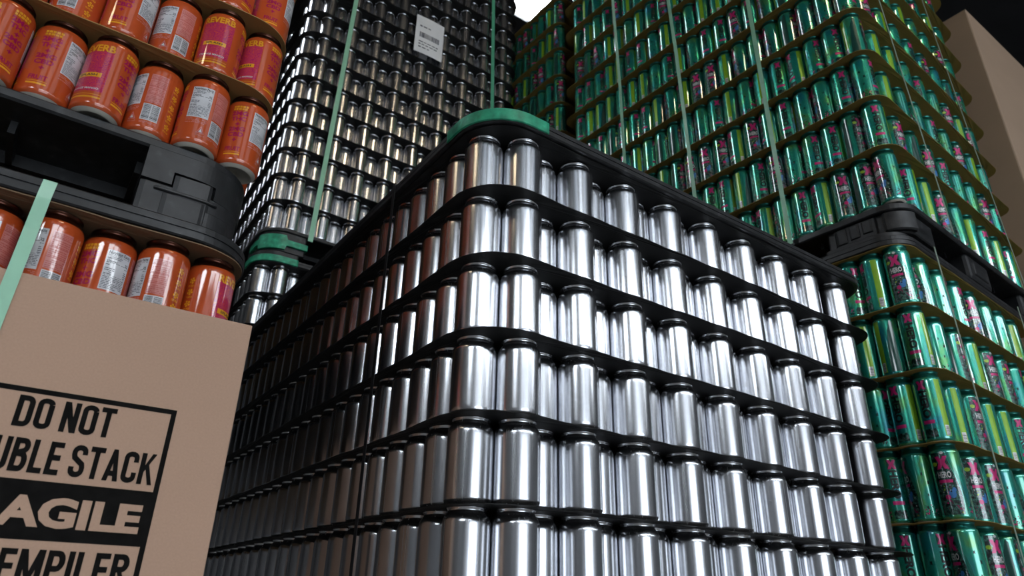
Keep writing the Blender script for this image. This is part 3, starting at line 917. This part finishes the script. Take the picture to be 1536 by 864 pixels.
for i in range(2):
    for r in range(10, 19):
        a = {170: 190}.get(LOOK2.get(r), LOOK2.get(r, 88)) if i == 0 else 88
        p = ol.pos(r, 0, -i); view = math.degrees(math.atan2(-.793 - p[1], -.510 - p[0]))
        put_can('orange', f'pX{i}.{r}', p, math.radians(view - a), f'orange can with {FACE[a]}, behind the cardboard, {ORD[18 - r]} from corner', 'orange cans behind the printed cardboard')
tier_sheet(ol, 0, M['brown_sheet'], .008, 'brown sheet on the top cans of the lower orange stack, below its frame', None, seed=799, loc_z=otop + .0014, name='top_sheet', R=.07, sag=.001, th=.0016)
tier_sheet(ol, 0, M['brown_sheet'], .004, 'brown tier sheet of the lower orange stack behind the cardboard', None, seed=798, loc_z=otop - ho, R=.06, sag=.0008, th=.0014)
om = .012
oc = Corner((ou.x1 - .004, ou.y0 + .014), (-1, 0), (0, 1), .085)
ocl = Corner((ol.x1 + om, ol.y0 - om), (-1, 0), (0, 1), .085)
oz = otop + .0255          # top of the frame
gapz = -.2225
ARC = oc.arc
t0, t1 = -.021, .036     # tongue along the face
SL = -.058               # left end of the corner block
def orange_low_corner(root, rel):
    q = -.0165           # this path starts farther out than the pallet's
    bm = bmesh.new()
    wall(bm, ocl, SL + q, ocl.arc + .06, gapz - .001, oz - .004, out=-.0235, th=.07, bev=.002)
    bm_obj('corner_block', rel(bm), M['black_plastic'], root)
    bm = bmesh.new(); wall(bm, ocl, t0 + q + .0016, t1 + q - .0016, gapz + .0178, oz - .002, out=-.0220, th=.05, bev=.0012)
    bm_obj('tongue', rel(bm), M['black_plastic'], root)
    bm = bmesh.new(); wall(bm, ocl, t0 + q - .020, t1 + q + .012, gapz - .0075, gapz - .0120, out=-.0195, th=.03, bev=.0012)
    wall(bm, ocl, t0 + q - .008, t1 + q - .010, gapz - .0135, oz + .007, out=-.0205, th=.03, bev=.0012)
    wall(bm, ocl, t1 + q - .006, t1 + q + .045, gapz - .024, oz + .003, out=-.0205, th=.03, bev=.0012)
    wall(bm, ocl, SL + q - .03, ocl.arc + .05, oz + .005, oz - .003, out=-.0125, th=.05, bev=.0015)
    bm_obj('moulded_ridge', rel(bm), M['black_plastic'], root)
def orange_corner(root, rel):
    z1 = OT[2] - .014
    for a, b, zb in ((SL, t0, gapz + .003), (t0, t1, gapz + .0225), (t1, oc.arc + .07, gapz + .003)):
        bm = bmesh.new(); wall(bm, oc, a, b, z1, zb, out=.0, th=.09, bev=.0)
        bm_obj('leg_block', rel(bm), M['black_plastic'], root)
top_frame(ol, otop + .0016, oz, om, 'black plastic frame on the lower orange stack, gripped by a green strap', corners=[orange_low_corner], R=.085)
class _P: pass
od = _P(); od.x0, od.x1, od.y0, od.y1 = ou.x0, ou.x1 - .004, ou.y0 + .014, ou.y1
pallet(od, OT[2] - .0012, OT[2] - .0165, oz + .0005, 0, 'black plastic pallet carrying the upper orange cans, dark hollow beneath', R=.085, legs=('10',), extra=[orange_corner])

# printed cardboard wrapped round the lower orange stack
yc = .088
CX1, CZ1, CZ0 = -.308, -.3965, -1.25
CXL = -1.55
root = empty('cardboard_sleeve', ((CX1 + CXL) / 2, yc, CZ0)); off = Vector(root.location)
def relc(bm): bmesh.ops.translate(bm, verts=bm.verts, vec=-off); return bm
bm = bmesh.new(); add_box(bm, (CXL, yc, CZ0), (CX1, yc + .004, CZ1), .0012)
pan = bm_obj('front_panel', relc(bm), M['card'], root)
bm = bmesh.new(); add_box(bm, (CX1 - .0042, yc + .003, CZ0), (CX1 - .0002, yc + .42, CZ1), .0012)
bm_obj('side_flap', relc(bm), M['card'], root)
bm = bmesh.new()
yq = yc - .0004
def prect(x0, x1, z0, z1, mi=0, y=None): add_box(bm, (x0, y or yq, z0), (x1, yc + .0006, z1), 0, mi)
fw = .0055; FX1, FZ1 = -.3735, -.521; FX0 = -.5795
bz1, bz0 = -.6148, -.6722
prect(FX0, FX1, FZ1 - fw, FZ1); prect(FX1 - fw, FX1, -.86, FZ1 - fw); prect(FX0, FX0 + fw, -.86, FZ1 - fw); prect(FX0, FX1, -.86 - fw, -.86)
prect(FX0 + fw, FX1 - fw, bz0, bz1)
def ptext(t, x0, x1, z0, z1, mi=0, bold=.03, y=None):
    b = text_bm(t, bold)
    xs = [v.co.x for v in b.verts]; ys = [v.co.y for v in b.verts]
    mp = {}
    for v in b.verts:
        mp[v] = bm.verts.new((x0 + (v.co.x - min(xs)) / (max(xs) - min(xs)) * (x1 - x0), y or yq - .0001, z0 + (v.co.y - min(ys)) / (max(ys) - min(ys)) * (z1 - z0)))
    for f in b.faces:
        try: bm.faces.new([mp[v] for v in f.verts]).material_index = mi
        except ValueError: pass
    b.free()
def arc(cx, cy, rx, ry, a0, a1, n=7):
    return [(cx + rx * math.cos(math.radians(a0 + (a1 - a0) * i / n)), cy + ry * math.sin(math.radians(a0 + (a1 - a0) * i / n))) for i in range(n + 1)]
T = .168      # stroke; letter box is .5 wide and 1 tall
h_, l_, r_ = T / 2, T / 2, .5 - T / 2
q_ = r_ - l_
GLYPH = {
    'D': ([[(l_, 0), (l_, 1)], [(l_, 1 - h_), (r_ - .14, 1 - h_)] + arc(r_ - .14, 1 - h_ - .16, .14, .16, 90, 0) + arc(r_ - .14, h_ + .16, .14, .16, 0, -90) + [(l_, h_)]], .5),
    'O': ([arc(.25, .80, q_ / 2, .20 - h_, 0, 180) + arc(.25, .20, q_ / 2, .20 - h_, 180, 360) + [(r_, .80)]], .5),
    'N': ([[(l_, 0), (l_, 1)], [(r_, 0), (r_, 1)], 'quad', [(0, 1), (T * 1.05, 1), (.5, 0), (.5 - T * 1.05, 0)]], .5),
    'T': ([[(.24, 0), (.24, 1)], [(0, 1 - h_), (.48, 1 - h_)]], .48),
    'U': ([[(l_, 1)] + arc(.25, .20, q_ / 2, .20 - h_, 180, 360) + [(r_, 1)]], .5),
    'B': ([[(l_, 0), (l_, 1)], [(l_, 1 - h_), (r_ - .13, 1 - h_)] + arc(r_ - .13, .76, .12, .24 - h_, 90, -90) + [(l_, .525)], [(l_, .525), (r_ - .12, .525)] + arc(r_ - .12, .2625 + h_ / 2, .12, .2625 - h_ / 2, 90, -90) + [(l_, h_)]], .5),
    'L': ([[(l_, 0), (l_, 1)], [(l_, h_), (.42, h_)]], .43),
    'E': ([[(l_, 0), (l_, 1)], [(l_, h_), (.43, h_)], [(l_, .52), (.40, .52)], [(l_, 1 - h_), (.43, 1 - h_)]], .44),
    'S': ([[(r_, .70)] + arc(.25, .78, q_ / 2, .22 - h_, 0, 180) + [(l_, .70), (l_ + .03, .60), (r_ - .03, .41), (r_, .31)] + arc(.25, .22, q_ / 2, .22 - h_, 0, -180) + [(l_, .32)]], .5),
    'A': (['quad', [(0, 0), (T, 0), (.335, 1), (.185, 1)], 'quad', [(.52 - T, 0), (.52, 0), (.335, 1), (.185, 1)], [(.12, .24), (.40, .24)]], .52),
    'C': ([[(r_, .66)] + arc(.25, .80, q_ / 2, .20 - h_, 0, 180) + arc(.25, .20, q_ / 2, .20 - h_, 180, 360) + [(r_, .34)]], .5),
    'K': ([[(l_, 0), (l_, 1)], 'quad', [(T * .9, .36), (T * .9, .58), (.36, 1), (.51, 1)], 'quad', [(.20, .52), (.30, .66), (.53, 0), (.38, 0)]], .52),
    'P': ([[(l_, 0), (l_, 1)], [(l_, 1 - h_), (r_ - .13, 1 - h_)] + arc(r_ - .13, .70, .13, .30 - h_, 90, -90) + [(l_, .40 + h_)]], .49),
    'M': ([[(l_, 0), (l_, 1)], [(.66 - l_, 0), (.66 - l_, 1)], 'quad', [(0, 1), (T * 1.1, 1), (.33 + T * .4, .12), (.33 - T * .4, .12)], 'quad', [(.66 - T * 1.1, 1), (.66, 1), (.33 + T * .4, .12), (.33 - T * .4, .12)]], .66),
    'I': ([[(l_, 0), (l_, 1)]], T),
    'R': ([[(l_, 0), (l_, 1)], [(l_, 1 - h_), (r_ - .13, 1 - h_)] + arc(r_ - .13, .73, .13, .27 - h_, 90, -90) + [(l_, .46 + h_)], 'quad', [(.19, .46), (.32, .50), (.51, 0), (.365, 0)]], .51),
}
def block_text(t, x0, x1, z0, z1, mi=0):
    adv = []; x = 0; lay = [0]
    for ch in t:
        adv.append(x); x += (GLYPH[ch][1] + .075) if ch != ' ' else .20
    W_ = x - .075
    def P(px, py): return bm.verts.new((x0 + px / W_ * (x1 - x0), yq - .0001 - lay[0] * .00003, z0 + py * (z1 - z0)))
    for ch, ax in zip(t, adv):
        if ch == ' ': continue
        items = GLYPH[ch][0]; quad = False; lay[0] = 0
        for it in items:
            lay[0] += 1
            if it == 'quad': quad = True; continue
            if quad:
                bm.faces.new([P(ax + a, b) for a, b in it]).material_index = mi; quad = False; continue
            rows = []
            for i, (a, b) in enumerate(it):
                p, n = it[max(i - 1, 0)], it[min(i + 1, len(it) - 1)]
                d1 = Vector((a - p[0], b - p[1])); d2 = Vector((n[0] - a, n[1] - b))
                if d1.length < 1e-6: d1 = d2
                if d2.length < 1e-6: d2 = d1
                d1.normalize(); d2.normalize(); m_ = d1 + d2
                if m_.length < 1e-4: m_ = d2
                m_.normalize(); k = T / 2 / max(.5, m_.dot(d2))
                rows.append((P(ax + a - m_.y * k, b + m_.x * k), P(ax + a + m_.y * k, b - m_.x * k)))
            for u, v in zip(rows, rows[1:]):
                try: bm.faces.new((u[0], v[0], v[1], u[1])).material_index = mi
                except ValueError: pass
block_text('DO NOT', -.5270, -.4340, -.5628, -.5300)
block_text('DOUBLE STACK', -.5690, -.3830, -.6078, -.5738)
ptext('FRAGILE', -.5630, -.3850, -.6600, -.6295, mi=1, bold=.045, y=yq - .0004)
block_text('PAS EMPILER', -.5640, -.3850, -.7140, -.6805)
art = bm_obj('printed_warning', relc(bm), [M['print'], M['card']], root)
art['label'] = 'black printed warning reading do not double stack, fragile'
tag(root, 'brown cardboard with black fragile warning strapped over the lower orange cans', 'cardboard')
ys = ol.y0 - om
ribbon('strap', [(-.566, ys + .03, oz + .0010), (-.566, ys + .006, oz + .0010), (-.566, ys - .0012, oz - .003), (-.567, ys - .0012, otop), (-.568, yc - .0022, -.345), (-.570, yc - .0018, -.44), (-.578, yc - .0018, -.80), (-.580, yc - .0018, -1.2)], (0, -1, 0), .0145, M['strap'], 'pale green strap running down over the brown cardboard on the lower orange stack')

# ---- cartons on the far right --------------------------------------------------
def carton(x0, y0, z0, x1, y1, z1, label):
    root = empty('carton', ((x0 + x1) / 2, (y0 + y1) / 2, z0)); off = Vector(root.location)
    bm = bmesh.new(); add_box(bm, (x0, y0, z0), (x1, y1, z1), .006)
    bmesh.ops.translate(bm, verts=bm.verts, vec=-off); bm_obj('body', bm, M['card_dark'], root)
    for n in range(2):
        bm = bmesh.new()
        a, b = (y0 + .001, (y0 + y1) / 2 - .001) if n == 0 else ((y0 + y1) / 2 + .001, y1 - .001)
        add_box(bm, (x0 + .001, a, z1 - .001), (x1 - .001, b, z1 + .004), .001)
        bmesh.ops.translate(bm, verts=bm.verts, vec=-off); bm_obj('flap', bm, M['card_dark'], root)
    return tag(root, label, 'carton')
carton(2.38, -.12, FLOOR, 3.52, .97, .445, 'lower brown carton carrying the tall one behind the green stack')
carton(2.40, -.097, .45, 3.50, .95, 1.746, 'tall brown carton standing behind the upper green stack')

# ------------------------------------------------------------------ cans left over as one mass per kind
import numpy as np
def join(name, me, places, label):
    if not places: return
    nv = len(me.vertices); co = np.empty(nv * 3, 'f'); me.vertices.foreach_get('co', co); co = co.reshape(-1, 3)
    nl, npoly = len(me.loops), len(me.polygons)
    lv = np.empty(nl, 'i'); me.loops.foreach_get('vertex_index', lv)
    ls = np.empty(npoly, 'i'); me.polygons.foreach_get('loop_start', ls)
    mi = np.empty(npoly, 'i'); me.polygons.foreach_get('material_index', mi)
    n = len(places); out = bpy.data.meshes.new(name)
    V = np.empty((n, nv, 3), 'f')
    for i, (p, rz) in enumerate(places):
        c, s = math.cos(rz), math.sin(rz)
        V[i, :, 0] = co[:, 0] * c - co[:, 1] * s + p[0]; V[i, :, 1] = co[:, 0] * s + co[:, 1] * c + p[1]; V[i, :, 2] = co[:, 2] + p[2]
    out.vertices.add(n * nv); out.vertices.foreach_set('co', V.ravel())
    out.loops.add(n * nl); out.loops.foreach_set('vertex_index', (lv[None] + (np.arange(n) * nv)[:, None]).ravel().astype('i'))
    out.polygons.add(n * npoly); out.polygons.foreach_set('loop_start', (ls[None] + (np.arange(n) * nl)[:, None]).ravel().astype('i'))
    out.polygons.foreach_set('material_index', np.tile(mi, n)); out.polygons.foreach_set('use_smooth', np.ones(n * npoly, bool))
    out.update(calc_edges=True); out.validate()
    for m in me.materials: out.materials.append(m)
    tag(link(name, out), label, 'cans', kind='stuff')
# the stacks go on down to the floor below the picture
def below(kind, st, ztop, hh, rr, kk, sheet, n):
    for i in range(n):
        z = ztop - (i + 1) * hh
        if z < FLOOR + .15: break
        for r in rr: STUFF[kind].append(((*st.pos(r, 0, 0)[:2], z), 0))
        for k in kk: STUFF[kind].append(((*st.pos(0, k, 0)[:2], z), 0))
for k in range(1, 7):       # the orange stack's far side, seen only in reflections
    for i in range(3): STUFF['orange'].append((ou.pos(18, k, i), 0))
join('silver_cans', silver_low, STUFF['silver'], 'bare silver cans of the upper rear stack, the smallest and highest ones')
join('green_cans', green_low, STUFF['green'], 'green cans set back in the hollows between the front ones of the green stacks')
join('orange_cans', orange_low, STUFF['orange'], 'orange cans round the hidden side of the upper orange stack')

# ------------------------------------------------------------------ room
RX0, RX1, RY0, RY1, CEIL = -7.5, 9.0, -11.0, 10.5, 4.6
bm = bmesh.new(); add_box(bm, (RX0, RY0, FLOOR - .1), (RX1, RY1, FLOOR)); struct('floor', bm, M['concrete'])
bm = bmesh.new(); add_box(bm, (RX0, RY0, CEIL), (RX1, RY1, CEIL + .1)); struct('ceiling', bm, M['deck'])
for n, lo, hi in (('wall_left', (RX0 - .1, RY0, FLOOR), (RX0, RY1, CEIL)), ('wall_right', (RX1, RY0, FLOOR), (RX1 + .1, RY1, CEIL)), ('wall_back', (RX0, RY1, FLOOR), (RX1, RY1 + .1, CEIL)), ('wall_front', (RX0, RY0 - .1, FLOOR), (RX1, RY0, CEIL))):
    bm = bmesh.new(); add_box(bm, lo, hi); struct(n, bm, M['wall' if n != 'wall_front' else 'wall_pale'])

LM = {}
def lamp(x, y, z, lx, ly, col, s, label, group, n=1):
    key = (col, s)
    if key not in LM: LM[key] = emit('lamp glow', col, s)
    root = empty('ceiling_light', (x, y, z))
    bm = bmesh.new(); add_box(bm, (-lx / 2 - .02, -ly / 2 - .02, .012), (lx / 2 + .02, ly / 2 + .02, .07), .01)
    for sx in (-1, 1): add_box(bm, (sx * lx * .4 - .003, -.003, .065), (sx * lx * .4 + .003, .003, CEIL - z))
    bm_obj('housing', bm, M['lamp_body'], root)
    for q in range(n):
        a = -ly / 2 + ly * q / n; b = -ly / 2 + ly * (q + 1) / n - (.03 if n > 1 else 0)
        bm = bmesh.new(); add_box(bm, (-lx / 2, a, -.012), (lx / 2, b, .016), .006); bm_obj('diffuser', bm, LM[key], root)
    return tag(root, label, 'ceiling light', group)
COOL, WARM = (.86, .93, 1.0), (1.0, .80, .52)
#LIGHTS
G1 = 'added panel lights over the aisle'  # unseen aisle panels, added and sized for broad highlights on the cans
P1 = 8
for x_, w_ in ((-2.3, 'on the left'), (-.1, 'in the middle'), (2.1, 'on the right')):  # unseen far panels, added to brighten the lower rear cans
    lamp(x_, -9.4, 4.3, 1.6, 1.3, COOL, 16, f'added white panel light far behind the camera, the one {w_}', 'added far panel lights')
lamp(-2.9, -2.3, 1.2, 1.0, .9, COOL, 13, 'added white panel light hanging over the aisle, nearest the orange stack', G1)
lamp(-.8, -3.8, 1.5, 1.4, .9, COOL, P1, 'added white panel light hanging over the aisle, behind the camera', G1)
lamp(.9, -4.4, 1.75, 1.4, .9, COOL, P1, 'added white panel light hanging over the aisle, facing the near stack', G1)
lamp(2.7, -4.8, 1.9, 1.4, .9, COOL, P1, 'added white panel light hanging over the aisle, facing the green stack', G1)
lamp(4.6, -4.8, 1.9, 1.4, .9, COOL, P1, 'added white panel light hanging over the aisle, farthest along it', G1)
lamp(.3, -2.75, 3.98, 1.6, .12, WARM, 45, 'warm tube light hanging high over the aisle', 'warm tube lights')
lamp(-4.8, -.7, 3.5, .3, 1.0, WARM, 11, 'warm tube light hanging beyond the orange stack', 'warm tube lights')
G3 = 'tube lights over the passage'
lamp(-1.4, 1.7, 2.8, .9, .2, COOL, 20, 'white tube light over the orange stack, nearest the near silver stack', G3)
lamp(-2.7, 2.3, 3.1, .9, .2, COOL, 20, 'white tube light over the orange stack, middle one', G3)
lamp(-4.2, 3.0, 3.5, .9, .2, COOL, 20, 'white tube light over the orange stack, farthest one', G3)
lamp(-.5, 2.9, 4.0, .20, .9, COOL, 20, 'white tube light over the passage beside the upper rear stack', G3)
lamp(.93, 3.0, 3.4, .5, .5, COOL, 22, 'white panel light over the upper rear silver stack', None)
lamp(1.83, 2.425, 3.6, .20, .30, COOL, 30, 'white lamp glowing in the gap between rear silver and green stacks', None, 2)
# daylight: unseen glow panels added for fill, behind the camera and in the ceiling
day = emit('added_daylight', (.80, .89, 1.0), 3.0); sky = emit('added_skylight', (.66, .82, 1.0), .30)
bm = bmesh.new(); add_box(bm, (-3.2, RY0 + .01, FLOOR), (3.6, RY0 + .03, 1.6)); o = bm_obj('added_daylight_panel', bm, day); o['kind'] = 'structure'
for n in range(3):
    bm = bmesh.new(); add_box(bm, (-4.5 + n * 3.4, -8.4, CEIL - .02), (-2.3 + n * 3.4, -5.0, CEIL - .002)); o = bm_obj(f'added_sky_panel_{n + 1}', bm, sky); o['kind'] = 'structure'

w = bpy.data.worlds.new('World'); bpy.context.scene.world = w; w.use_nodes = True
w.node_tree.nodes['Background'].inputs[0].default_value = (.5, .55, .6, 1); w.node_tree.nodes['Background'].inputs[1].default_value = .02

# ------------------------------------------------------------------ camera
F, PITCH, ROLL, YAW = 1032.316, .436747, .02529143, .9624681
fwd = Vector((math.cos(YAW) * math.cos(PITCH), math.sin(YAW) * math.cos(PITCH), math.sin(PITCH)))
rt = Vector((math.sin(YAW), -math.cos(YAW), 0)); up = rt.cross(fwd)
c_, s_ = math.cos(ROLL), math.sin(ROLL)
rt, up = c_ * rt + s_ * up, -s_ * rt + c_ * up
cam = bpy.data.cameras.new('camera'); co = bpy.data.objects.new('camera', cam); C.objects.link(co)
m = Matrix((rt, up, -fwd)).transposed().to_4x4(); m.translation = Vector((-.51043438, -.79273879, -.72421182))
co.matrix_world = m
cam.sensor_width = 36; cam.lens = F / 1536 * 36; cam.clip_start = .02
cam.dof.use_dof = True; cam.dof.focus_distance = 1.15; cam.dof.aperture_fstop = 8
sc = bpy.context.scene
sc.camera = co
sc.view_settings.view_transform = 'Standard'; sc.view_settings.look = 'None'; sc.view_settings.gamma = 1; sc.view_settings.use_curve_mapping = False
sc.view_settings.exposure = 0.0
sc.cycles.max_bounces = 10; sc.cycles.glossy_bounces = 6
